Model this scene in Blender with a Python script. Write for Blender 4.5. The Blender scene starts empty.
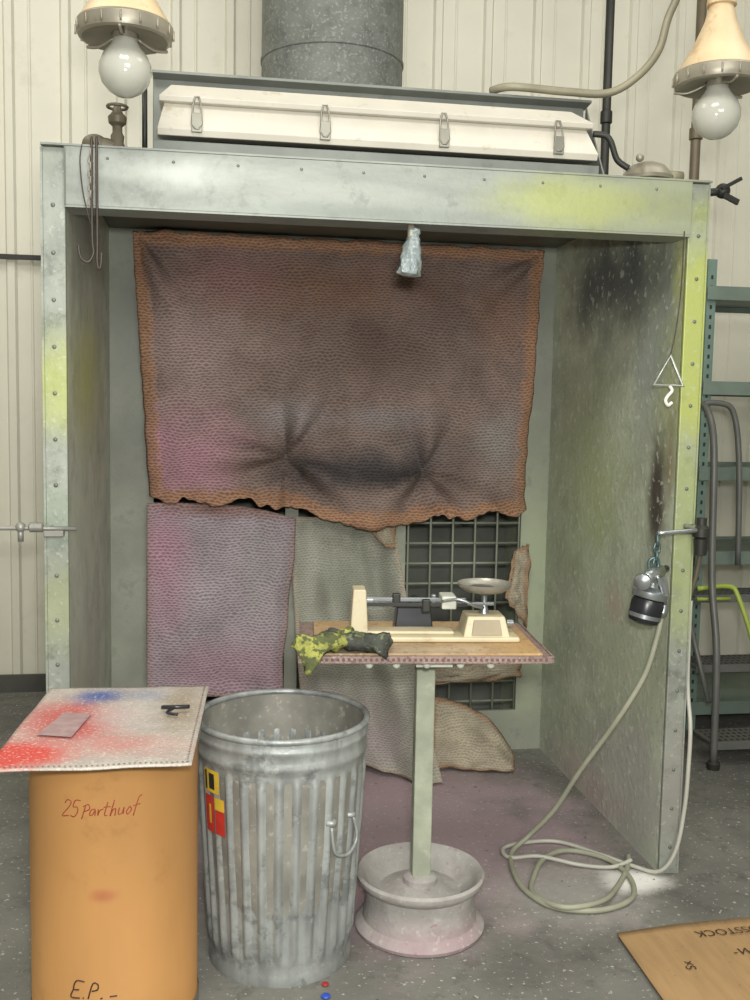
import bpy, math, random
from mathutils import Vector, Matrix, noise as mn
random.seed(4)
S=bpy.context.scene
col=S.collection
try:
    S.view_settings.view_transform='Standard'
except Exception: pass

def hx(h):
    h=h.lstrip('#')
    c=[int(h[i:i+2],16)/255 for i in (0,2,4)]
    return tuple(((v/12.92) if v<=.04045 else ((v+.055)/1.055)**2.4) for v in c)+(1,)

# ------------------------------------------------------------ materials
class NB:
    def __init__(s,name):
        s.m=bpy.data.materials.new(name); s.m.use_nodes=True
        s.t=s.m.node_tree; s.n=s.t.nodes; s.l=s.t.links
        s.b=s.n['Principled BSDF']
        s.pos=s.n.new('ShaderNodeNewGeometry').outputs['Position']
    def vm(s,op,a,b):
        n=s.n.new('ShaderNodeVectorMath'); n.operation=op
        for i,v in enumerate((a,b)):
            if v is None: continue
            if isinstance(v,(tuple,list)): n.inputs[i].default_value=v
            else: s.l.new(v,n.inputs[i])
        return n
    def mt(s,op,a,b=None,clamp=False):
        n=s.n.new('ShaderNodeMath'); n.operation=op; n.use_clamp=clamp
        for i,v in enumerate((a,b)):
            if v is None: continue
            if isinstance(v,(int,float)): n.inputs[i].default_value=v
            else: s.l.new(v,n.inputs[i])
        return n.outputs[0]
    def noise(s,scale,detail=4,vec=None,rough=.55,stretch=None):
        v=vec or s.pos
        if stretch: v=s.vm('MULTIPLY',v,stretch).outputs[0]
        n=s.n.new('ShaderNodeTexNoise'); s.l.new(v,n.inputs['Vector'])
        n.inputs['Scale'].default_value=scale; n.inputs['Detail'].default_value=detail
        n.inputs['Roughness'].default_value=rough
        return n.outputs['Fac']
    def mr(s,v,a,b,c=0,d=1,smooth=True):
        n=s.n.new('ShaderNodeMapRange'); n.interpolation_type='SMOOTHSTEP' if smooth else 'LINEAR'
        s.l.new(v,n.inputs['Value'])
        for k,x in zip(('From Min','From Max','To Min','To Max'),(a,b,c,d)): n.inputs[k].default_value=x
        return n.outputs['Result']
    def mix(s,f,a,b):
        n=s.n.new('ShaderNodeMix'); n.data_type='RGBA'
        for i,v in ((0,f),(6,a),(7,b)):
            if isinstance(v,(int,float,tuple)): n.inputs[i].default_value=v
            else: s.l.new(v,n.inputs[i])
        return n.outputs[2]
    def bump(s,h,st,dist=.01):
        n=s.n.new('ShaderNodeBump'); n.inputs['Strength'].default_value=st; n.inputs['Distance'].default_value=dist
        s.l.new(h,n.inputs['Height']); s.l.new(n.outputs[0],s.b.inputs['Normal'])

def mat(name,base,rough=.6,metal=0,var=.18,vs=5,blobs=(),bump=0,bs=60,speck=None,stretch=None,edge=None,weave=None,grime=None):
    k=NB(name); c=hx(base)
    n=k.noise(vs,5,stretch=stretch)
    lo=tuple(v*(1-var) for v in c[:3])+(1,); hi=tuple(min(1,v*(1+var)) for v in c[:3])+(1,)
    cur=k.mix(k.mr(n,.3,.7),lo,hi)
    if grime:
        g=k.noise(grime[1],8,rough=.7); cur=k.mix(k.mr(g,grime[2],grime[2]+.15,0,grime[3]),cur,hx(grime[0]))
    for i,b in enumerate(blobs):
        ctr,rad,cc,st=b[:4]
        d=k.vm('SUBTRACT',k.pos,tuple(ctr)).outputs[0]
        d=k.vm('DIVIDE',d,tuple(rad)).outputs[0]
        L=k.vm('LENGTH',d,None).outputs['Value']
        nn=k.noise(4+i%3*2,5,rough=.6)
        L=k.mt('ADD',L,k.mt('MULTIPLY',k.mt('SUBTRACT',nn,.5),1.1))
        soft=b[4] if len(b)>4 else .0
        cur=k.mix(k.mr(L,soft,1.0,st,0),cur,hx(cc))
    if speck:
        for sp in (speck if isinstance(speck,list) else [speck]):
            g=k.noise(sp[1],3,rough=.6)
            cur=k.mix(k.mr(g,sp[2],sp[2]+.06,0,sp[3]),cur,hx(sp[0]))
    if edge:
        a=k.n.new('ShaderNodeAttribute'); a.attribute_name='edge'
        e=k.mt('ADD',a.outputs['Fac'],k.mt('MULTIPLY',k.mt('SUBTRACT',k.noise(14,5),.5),edge[2]))
        cur=k.mix(k.mr(e,edge[1]*.5,edge[1]*1.2,edge[3],0),cur,hx(edge[0]))
    if weave:
        # slit-and-expanded paper: rows of short staggered dashes
        sx,sz,val=weave
        sepn=k.n.new('ShaderNodeSeparateXYZ'); k.l.new(k.pos,sepn.inputs[0])
        wob=k.mt('MULTIPLY',k.mt('SUBTRACT',k.noise(4,4),.5),.09)
        z=k.mt('MULTIPLY',k.mt('ADD',sepn.outputs[2],wob),sz)
        row=k.mt('FLOOR',z); odd=k.mt('MULTIPLY',k.mt('MODULO',k.mt('ABSOLUTE',row),2.0),.5)
        x=k.mt('ADD',k.mt('MULTIPLY',k.mt('ADD',sepn.outputs[0],k.mt('MULTIPLY',k.noise(7,3),.06)),sx),odd)
        fx=k.mt('ABSOLUTE',k.mt('SUBTRACT',k.mt('FRACT',x),.5)); fz=k.mt('ABSOLUTE',k.mt('SUBTRACT',k.mt('FRACT',z),.5))
        dia=k.mt('ADD',k.mt('MULTIPLY',fx,.7),fz)
        w=k.mr(dia,.2,.7)
        w=k.mt('ADD',k.mt('MULTIPLY',w,.5),k.mt('MULTIPLY',k.noise(95,3,rough=.7),1.0))
        f=k.mr(w,.45,1.0,1,0)
        cur2=k.n.new('ShaderNodeHueSaturation'); cur2.inputs['Value'].default_value=val
        k.l.new(cur,cur2.inputs['Color'])
        cur=k.mix(f,cur,cur2.outputs[0])
        k.bump(w,.25,.004)
    k.l.new(cur,k.b.inputs['Base Color'])
    k.b.inputs['Roughness'].default_value=rough; k.b.inputs['Metallic'].default_value=metal
    if bump and not weave: k.bump(k.noise(bs,4),bump,.01)
    return k.m

# ------------------------------------------------------------ geometry
def top(name,loc=(0,0,0)):
    e=bpy.data.objects.new(name,None); e.location=loc; e.empty_display_size=.05; col.objects.link(e); return e
def add(name,V,F,m,parent=None,smooth=False,mats=None,fmat=None):
    me=bpy.data.meshes.new(name); me.from_pydata([tuple(v) for v in V],[],F); me.validate(); me.update()
    o=bpy.data.objects.new(name,me); col.objects.link(o)
    for mm in (mats or [m]): me.materials.append(mm)
    if fmat:
        for p,i in zip(me.polygons,fmat): p.material_index=i
    if smooth:
        for p in me.polygons: p.use_smooth=True
    if parent:
        o.parent=parent; o.matrix_parent_inverse=Matrix.Translation(-parent.location)
    return o
def bevel(o,w,seg=2):
    b=o.modifiers.new('bv','BEVEL'); b.width=w; b.segments=seg; b.limit_method='ANGLE'; return o
def boxd(x0,x1,y0,y1,z0,z1):
    V=[(x,y,z) for z in (z0,z1) for y in (y0,y1) for x in (x0,x1)]
    F=[(0,2,3,1),(4,5,7,6),(0,1,5,4),(2,6,7,3),(0,4,6,2),(1,3,7,5)]
    return V,F
def box(name,x0,x1,y0,y1,z0,z1,m,p=None,bv=0,rot=None):
    V,F=boxd(x0,x1,y0,y1,z0,z1)
    if rot:
        c=Vector(((x0+x1)/2,(y0+y1)/2,(z0+z1)/2)) if len(rot)<3 else Vector(rot[2])
        R=Matrix.Rotation(rot[0],3,rot[1]); V=[R@(Vector(v)-c)+c for v in V]
    o=add(name,V,F,m,p)
    if bv: bevel(o,bv)
    return o
def merge(parts):
    V=[];F=[]
    for v,f in parts:
        n=len(V); V+=list(v); F+=[tuple(i+n for i in q) for q in f]
    return V,F
def smoothpts(P,n=8,closed=False):
    P=[Vector(p) for p in P]; out=[]; N=len(P)
    rng=range(N if closed else N-1)
    for i in rng:
        g=(lambda j:P[j%N]) if closed else (lambda j:P[min(max(j,0),N-1)])
        a,b,c,d=g(i-1),g(i),g(i+1),g(i+2)
        for k in range(n):
            t=k/n
            out.append(.5*((2*b)+(c-a)*t+(2*a-5*b+4*c-d)*t*t+(3*b-a-3*c+d)*t**3))
    if not closed: out.append(P[-1])
    return out
def tubed(P,r,seg=10,closed=False,rf=None):
    P=[Vector(p) for p in P]; V=[];F=[];N=len(P)
    T=[]
    for i in range(N):
        if closed: t=P[(i+1)%N]-P[i-1]
        else: t=P[min(i+1,N-1)]-P[max(i-1,0)]
        T.append(t.normalized() if t.length>1e-9 else Vector((0,0,1)))
    nrm=T[0].orthogonal().normalized()
    for i in range(N):
        nrm=(nrm-T[i]*nrm.dot(T[i])).normalized(); bi=T[i].cross(nrm)
        rr=rf(i/(N-1)) if rf else r
        for k in range(seg):
            a=2*math.pi*k/seg; V.append(P[i]+(nrm*math.cos(a)+bi*math.sin(a))*rr)
    for i in range(N if closed else N-1):
        j=(i+1)%N
        for k in range(seg):
            k2=(k+1)%seg; F.append((i*seg+k,i*seg+k2,j*seg+k2,j*seg+k))
    if not closed:
        F.append(tuple(range(seg))[::-1]); F.append(tuple((N-1)*seg+k for k in range(seg)))
    return V,F
def tube(name,P,r,m,p=None,seg=10,sm=0,closed=False,rf=None):
    if sm: P=smoothpts(P,sm,closed)
    V,F=tubed(P,r,seg,closed,rf); return add(name,V,F,m,p,True)
def lathed(prof,c=(0,0,0),seg=40,rfun=None,axis=None):
    V=[];F=[];c=Vector(c);n=len(prof)
    Q=Vector((0,0,1)).rotation_difference(Vector(axis)) if axis else None
    for i,(r,z) in enumerate(prof):
        for k in range(seg):
            a=2*math.pi*k/seg; rr=rfun(r,z,a) if rfun else r
            v=Vector((rr*math.cos(a),rr*math.sin(a),z))
            if Q: v=Q@v
            V.append(c+v)
    for i in range(n-1):
        for k in range(seg):
            k2=(k+1)%seg; F.append((i*seg+k,i*seg+k2,(i+1)*seg+k2,(i+1)*seg+k))
    if prof[0][0]>1e-4: F.append(tuple(range(seg))[::-1])
    if prof[-1][0]>1e-4: F.append(tuple((n-1)*seg+k for k in range(seg)))
    return V,F
def lathe(name,prof,c,m,p=None,seg=40,rfun=None,axis=None,smooth=True,cap=True):
    V,F=lathed(prof,c,seg,rfun,axis)
    if not cap: F=[f for f in F if len(f)<=4]
    o=add(name,V,F,m,p,smooth)
    if smooth:
        e=o.modifiers.new('es','EDGE_SPLIT'); e.split_angle=math.radians(38)
    return o
def ballprof(r,n=12): return [(max(1e-5,r*math.sin(math.pi*i/n)),-r*math.cos(math.pi*i/n)) for i in range(n+1)]
def ball(name,c,r,m,p=None,sc=(1,1,1),seg=20):
    V,F=lathed(ballprof(r),(0,0,0),seg); V=[Vector((v[0]*sc[0],v[1]*sc[1],v[2]*sc[2]))+Vector(c) for v in V]
    return add(name,V,F,m,p,True)
def bolts(name,pts,r,axis,m,p):
    parts=[lathed([(r,0),(r*.9,r*.4),(r*.5,r*.6),(1e-5,r*.65)],q,8,axis=axis) for q in pts]
    V,F=merge(parts); return add(name,V,F,m,p,True)
def cloth(name,fn,nu,nv,m,p=None,thick=.004,W=1,H=1):
    V=[];F=[];E=[]
    for j in range(nv+1):
        for i in range(nu+1):
            u,v=i/nu,j/nv; V.append(fn(u,v)); E.append(min(u*W,(1-u)*W,v*H,(1-v)*H))
    for j in range(nv):
        for i in range(nu):
            a=j*(nu+1)+i; F.append((a,a+1,a+nu+2,a+nu+1))
    o=add(name,V,F,m,p,True)
    at=o.data.attributes.new('edge','FLOAT','POINT')
    for i,e in enumerate(E): at.data[i].value=e
    s=o.modifiers.new('so','SOLIDIFY'); s.thickness=thick
    return o
def N3(x,y,z=0): return mn.noise(Vector((x,y,z)))
def text_mesh(name,txt,size,m,p,fn,ext=.0005):
    cu=bpy.data.curves.new(name,'FONT'); cu.body=txt; cu.size=size; cu.extrude=0; cu.resolution_u=3
    o=bpy.data.objects.new(name+'_c',cu); col.objects.link(o)
    bpy.context.view_layer.update()
    dg=bpy.context.evaluated_depsgraph_get()
    me=bpy.data.meshes.new_from_object(o.evaluated_get(dg))
    V=[fn(v.co.x,v.co.y) for v in me.vertices]; F=[tuple(q.vertices) for q in me.polygons]
    bpy.data.objects.remove(o); bpy.data.meshes.remove(me)
    return add(name,V,F,m,p)

# ------------------------------------------------------------ room
H=2.45; D=1.35; W=2.2
m_floor=mat('concrete',"#74736c",.75,0,.22,2.2,grime=("#4c4b46",9,.5,.5),
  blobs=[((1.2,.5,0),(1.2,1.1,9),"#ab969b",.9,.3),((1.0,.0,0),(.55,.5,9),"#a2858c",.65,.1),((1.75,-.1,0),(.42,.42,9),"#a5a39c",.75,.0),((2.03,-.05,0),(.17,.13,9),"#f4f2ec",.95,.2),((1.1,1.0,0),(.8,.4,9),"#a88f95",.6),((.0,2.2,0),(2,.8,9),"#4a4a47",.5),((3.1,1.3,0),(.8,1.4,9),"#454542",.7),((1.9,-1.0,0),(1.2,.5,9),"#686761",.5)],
  speck=[("#c9c7bf",55,.62,.7),("#8f4a55",38,.68,.7),("#3e3d3a",30,.66,.6)],bump=.25,bs=40)
add('floor',[(-4,-6,0),(7,-6,0),(7,2.8,0),(-4,2.8,0)],[(0,1,2,3)],m_floor)
m_wall=mat('painted_steel_siding',"#d6d3c3",.5,0,.05,1.5,grime=("#b9b5a0",3,.55,.35))
def ribwall(name,x0,x1,y,z1):
    per=.30; xs=[]; x=x0
    while x<x1:
        for dx,dy in ((0,0),(.085,0),(.097,-.022),(.135,-.022),(.147,0),(.215,0),(.22,-.006),(.228,-.006),(.233,0)):
            xs.append((x+dx,dy))
        x+=per
    V=[];F=[]
    for (x,dy) in xs: V+=[(x,y+dy,0),(x,y+dy,z1)]
    for i in range(len(xs)-1): F.append((2*i,2*i+2,2*i+3,2*i+1))
    return add(name,V,F,m_wall)
ribwall('wall_back',-4,7,2.65,5.4)
add('wall_left',[(-4,-6,0),(-4,2.8,0),(-4,2.8,5.4),(-4,-6,5.4)],[(0,1,2,3)],m_wall)
add('wall_right',[(7,-6,0),(7,2.8,0),(7,2.8,5.4),(7,-6,5.4)],[(0,1,2,3)],m_wall)
m_ceil=mat('ceiling_liner',"#c9c8c0",.8)
add('ceiling',[(-4,-6,5.4),(7,-6,5.4),(7,2.8,5.4),(-4,2.8,5.4)],[(0,3,2,1)],m_ceil)
m_dark=mat('dark_steel',"#33332f",.5,.4)
box('baseboard_back',-4,7,2.6,2.625,0,.1,mat('base_trim',"#4a4944",.7))
box('trim_1',-4,0.6,2.59,2.622,2.45,2.475,m_dark)

# ------------------------------------------------------------ spray booth
B=top('spray_booth',(1.1,0,0))
m_post=mat('galv_post',"#8f948a",.5,.15,.16,6,blobs=[((.03,0,1.72),(.3,.3,.22),"#acb45c",.65),((.03,0,1.0),(.3,.3,.2),"#a2a96c",.4),((.03,0,2.3),(.3,.3,.2),"#9fa59c",.5),((.03,0,1.3),(.3,.3,.2),"#92a08c",.5),((2.17,0,1.9),(.2,.3,.6),"#adb662",.9,.3),((2.17,0,1.2),(.2,.3,.5),"#a0aa76",.8,.2),((2.17,0,.3),(.2,.3,.5),"#97958e",.8)],grime=("#5f665d",14,.5,.6),speck=[("#b7bcb1",60,.6,.4)],bump=.1)
m_head=mat('galv_header',"#8b9089",.45,.2,.13,5,stretch=(.6,1,3),blobs=[((1.75,0,2.36),(.45,.3,.14),"#a9b064",.7,.1),((2.1,0,2.36),(.2,.3,.3),"#a2a878",.5),((.4,0,2.39),(.35,.3,.07),"#bcc0b9",.75),((1.0,0,2.29),(.7,.3,.05),"#6c746d",.6)],grime=("#676d66",10,.52,.55),bump=.08)
m_left=mat('galv_left_wall',"#b8bdac",.5,.05,.16,5,blobs=[((.07,.5,1.75),(.5,.7,.35),"#c0c470",.75),((.07,.5,2.3),(.5,.9,.25),"#989f97",.6),((.07,.3,1.2),(.5,.9,.5),"#c6cdb9",.6),((.07,.3,.5),(.5,.9,.6),"#b7b6a6",.6)],grime=("#8a9384",8,.5,.5),speck=[("#d6dace",50,.6,.4)],bump=.12)
m_right=mat('galv_right_wall',"#b7bfa8",.5,.05,.16,4,blobs=[((2.13,.6,2.2),(.5,.72,.34),"#585e5e",.92,.1),((2.13,.12,2.0),(.5,.2,.35),"#7c8683",.55),((2.13,.2,1.85),(.5,.4,.2),"#96a09a",.5),
  ((2.13,.75,1.35),(.5,.6,.6),"#b2c08f",.85),((2.13,.05,1.75),(.5,.2,.4),"#b4be7e",.6),((2.13,.03,2.15),(.5,.10,.3),"#b6bb70",.7),((2.13,.14,1.36),(.5,.11,.30),"#463f38",.95,.2),((2.13,.05,1.5),(.5,.06,.34),"#7a6244",.55),((2.13,.3,1.75),(.5,.15,.5),"#a5aea8",.4),((2.13,.2,1.05),(.5,.2,.2),"#8c948a",.5),
  ((2.13,.5,.9),(.5,.16,.12),"#b98387",.6),((2.13,.35,.75),(.5,.6,.5),"#bcc4a8",.7),((2.13,.2,.2),(.5,.7,.45),"#b0afa9",.85,.2),((2.13,.8,.05),(.5,.7,.2),"#b3989f",.6)],
  grime=("#8e9784",5,.5,.5),speck=[("#dfe1d6",30,.58,.5),("#70766c",60,.60,.4)],bump=.35,bs=30)
m_back=mat('booth_back_panel',"#8f9284",.6,.0,.15,4,blobs=[((.15,1.35,1.9),(.3,.3,.9),"#72756d",.7),((2.07,1.35,2.1),(.2,.3,.6),"#7d8078",.6),((2.07,1.35,.8),(.3,.3,.9),"#a9b394",.8),((1.4,1.35,.7),(.1,.3,.6),"#b0b79f",.6)],grime=("#6d7067",8,.52,.5),bump=.15)
m_in=mat('booth_ceiling',"#66695f",.6,.1,.15,4)
box('wall_left_panel',.05,.07,0,2.05,0,H-.01,m_left,B)
box('wall_right_panel',2.13,2.15,0,2.05,0,H-.01,m_right,B)
box('roof_panel',.05,2.15,.003,2.05,H-.012,H,m_in,B)
box('plenum_back',.05,2.15,2.03,2.05,0,H-.01,mat('plenum_dark',"#6a6d64",.8),B)
box('post_left',0,.07,-.012,.006,0,H,m_post,B,.003)
box('post_left_return',-.004,.004,-.012,.09,0,H,m_post,B)
box('post_right',2.13,2.2,-.012,.006,0,H,m_post,B,.003)
box('post_right_return',2.196,2.204,-.012,.09,0,H,m_post,B)
for i,y in enumerate((.45,.9,1.35,2.0)):
    box(f'rib_left_{i}',0,.05,y-.003,y+.003,0,H-.01,m_post,B); box(f'rib_right_{i}',2.15,2.2,y-.003,y+.003,0,H-.01,m_post,B)
box('header_face',.07,2.13,-.03,-.02,2.274,H+.002,m_head,B,.002)
box('header_lower_lip',.07,2.13,-.03,.10,2.268,2.274,m_head,B)
box('header_top_lip',0,2.2,-.032,.06,H+.002,H+.008,m_head,B)
box('header_seam',.07,.075,-.034,-.03,2.274,H,m_in,B)
box('back_frame_left',.07,.26,D,D+.02,0,H-.012,m_back,B)
box('back_frame_right',2.0,2.13,D,D+.02,0,H-.012,m_back,B)
box('back_frame_top',.26,2.0,D,D+.02,2.3,H-.012,m_back,B)
box('back_frame_bottom',.26,2.0,D,D+.02,0,.2,m_back,B)
box('back_mullion',1.365,1.43,D-.012,D+.02,.2,2.3,m_back,B)
box('back_mullion_b',.86,.92,D-.005,D+.02,.2,2.3,m_back,B)
m_screw=mat('bolt_steel',"#70766e",.45,.3)
bolts('bolts_posts',[(.033,-.012,z*.145+.1) for z in range(16)]+[(2.167,-.012,z*.145+.1) for z in range(16)],.007,(0,-1,0),m_screw,B)
bolts('bolts_header',[(.2+.2*i,-.03,2.42) for i in range(10)],.005,(0,-1,0),m_screw,B)
m_wire=mat('grid_wire',"#9aa08f",.5,.2)
parts=[]
for i in range(6):
    x=1.43+.11*i+.02; parts.append(tubed([(x,D+.03,.2),(x,D+.03,2.3)],.006,6))
for i in range(20):
    z=.24+.098*i; parts.append(tubed([(1.43,D+.036,z),(2.0,D+.036,z)],.006,6))
V,F=merge(parts); add('plenum_wire_grid',V,F,m_wire,B,True)

# ------------------------------------------------------------ filters
m_filt=mat('paint_arrestor_filter',"#8f7b72",.95,0,.16,5,grime=("#6f5f58",3,.48,.45),
  blobs=[((.32,1.3,1.45),(.5,1,.32),"#c2939f",.95,.15),((.4,1.3,1.9),(.35,1,.5),"#b39c98",.7),((1.0,1.3,2.2),(.9,1,.22),"#94715f",.8),
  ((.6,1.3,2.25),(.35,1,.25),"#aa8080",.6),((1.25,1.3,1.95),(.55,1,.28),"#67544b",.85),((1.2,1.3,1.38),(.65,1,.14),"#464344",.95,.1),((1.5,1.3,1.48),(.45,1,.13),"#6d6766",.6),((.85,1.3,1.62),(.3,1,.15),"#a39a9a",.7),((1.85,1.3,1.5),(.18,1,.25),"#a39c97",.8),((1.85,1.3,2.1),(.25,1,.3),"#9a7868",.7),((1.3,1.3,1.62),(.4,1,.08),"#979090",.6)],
  edge=("#b08566",.065,.08,.85),weave=(42,78,.50))
def pinch(x,z,px,pz,n,ph,amp):
    dx,dz=x-px,z-pz; dd=math.hypot(dx,dz); ang=math.atan2(dx,dz)
    return amp*(max(0,math.sin(ang*n+ph))**2)*math.exp(-dd*2.0)*min(1,dd*9)
def f_up(u,v):
    xl=.175+(.25-.175)*v; xr=2.065-(2.065-1.99)*v
    zt=2.42; zb=1.235-.03*u-.07*(1/(1+math.exp(-(u-.41)*60)))*(1-.8*max(0,u-.7)/.3)
    x=xl+(xr-xl)*u; z=zt+(zb-zt)*v
    y=1.325-.10*math.sin(u*math.pi)**.7*math.sin(v*math.pi)**.8-.17*v**2.5*math.sin(u*math.pi)**.6
    for px,pz,a,r in ((.86,1.44,.20,.15),(1.5,1.38,.17,.14),(.42,2.2,-.04,.3),(1.85,2.2,.05,.25)):
        d=math.hypot((x-px)/r,(z-pz)/(r*1.7)); y+=a*math.exp(-d*1.3)
    y-=pinch(x,z,.86,1.44,3.5,.6,.12); y-=pinch(x,z,1.5,1.38,3,1.4,.11)
    y-=pinch(x,z,.2,2.4,5,.6,.07); y-=pinch(x,z,2.05,2.4,5,0,.06)
    y+=.03*N3(x*3,z*3)+.009*N3(x*12,z*9)
    e=min(u,1-u,v,1-v)
    if e<.03: y+=.006*N3(x*30,z*30)-.008; x+=.008*N3(z*14,3,u); z+=.012*N3(x*14,7,v)
    if v>.93: z+=((v-.93)/.07)*(.045*N3(x*7,2.3)+.022*N3(x*24,5.1)); y-=((v-.93)/.07)*(.02+.03*N3(x*9,9.7))
    return (x,min(y,1.34),z)
cloth('exhaust_filter_blanket',f_up,180,120,m_filt,None,.006,1.85,1.2)
m_filt2=mat('filter_lower',"#a79aa0",.95,0,.14,5,blobs=[((.3,1.3,.95),(.2,1,.5),"#bd90a1",.8),((.6,1.3,.45),(.6,1,.25),"#b996a3",.7),((.75,1.3,.9),(.2,1,.4),"#9f9a98",.7),((.55,1.3,1.2),(.4,1,.07),"#94685a",.8)],
  edge=("#a88a80",.03,.04,.5),weave=(42,78,.52))
def f_lo(u,v):
    x=.235+(.91-.235)*u-.06*math.sin(v*1.6)*u; z=1.225-.07*u**3+(.34-1.225)*v
    y=1.29-.07*math.sin(u*math.pi)*math.sin(min(1,v*1.1)*math.pi)+.02*N3(x*4,z*3,3)+.006*N3(x*14,z*10)-.02*v-.03*math.exp(-((u-.9)/.08)**2)
    if u>.9: x+=(u-.9)*.12*N3(z*6,4.4)
    return (x,min(y,1.32),z)
cloth('exhaust_filter_blanket_lower',f_lo,60,70,m_filt2,None,.006,.67,.9)
m_fab=mat('fallen_filter_cloth',"#9d9d8f",.95,0,.15,5,blobs=[((1.1,1.2,.2),(.5,.6,.3),"#ad9da0",.75),((1.2,1.3,.9),(.4,.5,.3),"#8e9184",.6),((.98,1.3,.9),(.05,.5,.4),"#b4b3a6",.5)],weave=(60,90,.68),edge=("#b5a38f",.02,.04,.5))
def f_mid(u,v):
    zt=1.16
    x0=.88+.49*u
    xb=.95+.59*u; yb=1.25-.34*u; zb=.12*(1-u)**2+.012
    x=x0+(xb-x0)*v**1.3; k=v**2.2
    w=math.sin(v*2.8)
    y=1.30+(yb-1.30)*k+.05*math.sin(u*10+v*3)*w*(.3+u)+.03*math.sin(u*19-v*5)*w*u+.02*N3(u*8,v*6)-.05*w*u
    z=zt+(zb-zt)*v
    if v>.9: z+=(v-.9)*.25*N3(u*9,1.1)
    return (x,min(y,1.335),max(z,.008))
cloth('fallen_filter_sheet',f_mid,60,80,m_fab,None,.004,.5,1.1)
m_bur=mat('burlap_flap',"#aba18c",.95,0,.18,9,edge=("#a07f62",.022,.03,.8),weave=(60,90,.68))
def quad(A,Bq,C,Dq,amp=.02,k=6,seed=0,bow=0):
    A,Bq,C,Dq=map(Vector,(A,Bq,C,Dq))
    def f(u,v):
        p=(A*(1-u)+Bq*u)*(1-v)+(Dq*(1-u)+C*u)*v
        return p+Vector((.4*amp*N3(u*k,v*k,seed+5),amp*N3(u*k,v*k,seed)-bow*math.sin(u*math.pi)*math.sin(v*math.pi),amp*.5*N3(u*k,v*k,seed+9)))
    return f
FL=top('peeled_filter_remnants',(1.7,1.25,0))
cloth('flap_top',quad((1.2,1.25,1.15),(1.36,1.25,1.14),(1.36,1.22,1.02),(1.31,1.22,1.03),.02),14,12,m_bur,FL,.004,.12,.1)
cloth('flap_right',quad((1.95,1.29,1.0),(2.03,1.3,1.03),(2.03,1.3,.62),(1.90,1.25,.78),.03),12,18,m_bur,FL,.004,.1,.3)
cloth('flap_sag',quad((1.5,1.26,.44),(2.0,1.28,.50),(1.98,1.22,.40),(1.5,1.18,.38),.03,5,3,.04),24,10,m_bur,FL,.004,.4,.12)
def crescent(u,v):
    a=Vector((1.55,1.27,.31))*(1-u)+Vector((1.93,1.15,.05))*u
    b=Vector((1.52,1.10,.02))*(1-u)+Vector((1.88,1.02,.012))*u
    p=a*(1-v)+b*v
    s=math.sin(u*math.pi)
    return Vector((p.x+.05*s*(1-v),p.y-.05*math.sin(v*math.pi)+.02*N3(u*5,v*5,8),max(.008,p.z+.05*s*(1-v)+.012*N3(u*6,v*5,2))))
cloth('flap_floor',crescent,30,20,m_bur,FL,.004,.45,.25)

# ------------------------------------------------------------ rooftop stuff
m_duct=mat('galv_duct',"#6b6e69",.6,.15,.14,9,grime=("#4f524f",14,.5,.6),speck=[("#8f928d",70,.56,.6)],bump=.1)
Du=top('exhaust_duct',(1.09,1.7,H))
lathe('duct_pipe',[(.34,H),(.34,3.3),(.345,3.305),(.345,3.32),(.34,3.325),(.34,5.3)],(1.09,1.7,0),m_duct,Du,64,cap=False)
lathe('duct_collar',[(.40,H),(.40,H+.02),(.345,H+.03),(.345,H+.08)],(1.09,1.7,0),m_duct,Du,64,cap=False)

m_white=mat('fixture_white',"#c6c1b4",.5,0,.06,6,grime=("#a1987f",12,.56,.6))
m_fgrey=mat('fixture_grey',"#737771",.5,.1,.12,6,grime=("#525855",9,.56,.5))
Fx=top('fluorescent_light_fixture',(1.08,.2,H))
def prism(name,prof,x0,x1,m,p,inset0=None,inset1=None):
    n=len(prof);V=[]
    for k,(y,z) in enumerate(prof): V.append((x0+(inset0[k] if inset0 else 0),y,z))
    for k,(y,z) in enumerate(prof): V.append((x1-(inset1[k] if inset1 else 0),y,z))
    F=[tuple(range(n)),tuple(range(2*n-1,n-1,-1))]+[(i,i+n,(i+1)%n+n,(i+1)%n) for i in range(n)]
    return bevel(add(name,V,F,m,p),.002)
prism('reflector_lower',[(.075,2.55),(.085,2.53),(.22,2.55),(.22,2.64),(.12,2.64)],.345,1.83,m_white,Fx,[0,0,.0,.02,.02],[0,0,0,.03,.03])
prism('reflector_upper',[(.088,2.655),(.095,2.64),(.22,2.64),(.26,2.705),(.165,2.712)],.35,1.815,m_white,Fx,[0,0,.0,.035,.035],[0,0,0,.055,.055])
box('housing_back',.32,1.85,.275,.30,H+.008,2.79,m_fgrey,Fx,.003,rot=(math.radians(-6),'X'))
prism('housing_base',[(.09,H+.01),(.35,H+.01),(.35,2.55),(.09,2.515)],.33,1.84,m_fgrey,Fx)
box('housing_top_lip',.32,1.86,.235,.31,2.765,2.775,m_fgrey,Fx,.002,rot=(math.radians(-6),'X'))
add('gusset_right',[(1.85,.06,2.46),(1.85,.30,2.46),(1.85,.27,2.76),(1.855,.06,2.46),(1.855,.30,2.46),(1.855,.27,2.76)],[(0,1,2),(5,4,3),(0,3,4,1),(1,4,5,2),(2,5,3,0)],m_fgrey,Fx)
m_clip=mat('latch_steel',"#86857a",.4,.5)
for i,x in enumerate((.47,.885,1.285,1.685)):
    tube(f'clip_{i}',[(x-.016,.066,2.565),(x-.012,.078,2.63),(x-.006,.084,2.655),(x+.006,.084,2.655),(x+.012,.078,2.63),(x+.016,.066,2.565),(x+.006,.064,2.55),(x-.006,.064,2.55)],.0035,m_clip,Fx,6,closed=True)
    box(f'clip_plate_{i}',x-.017,x+.017,.064,.076,2.54,2.60,m_clip,Fx,.002)

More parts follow.
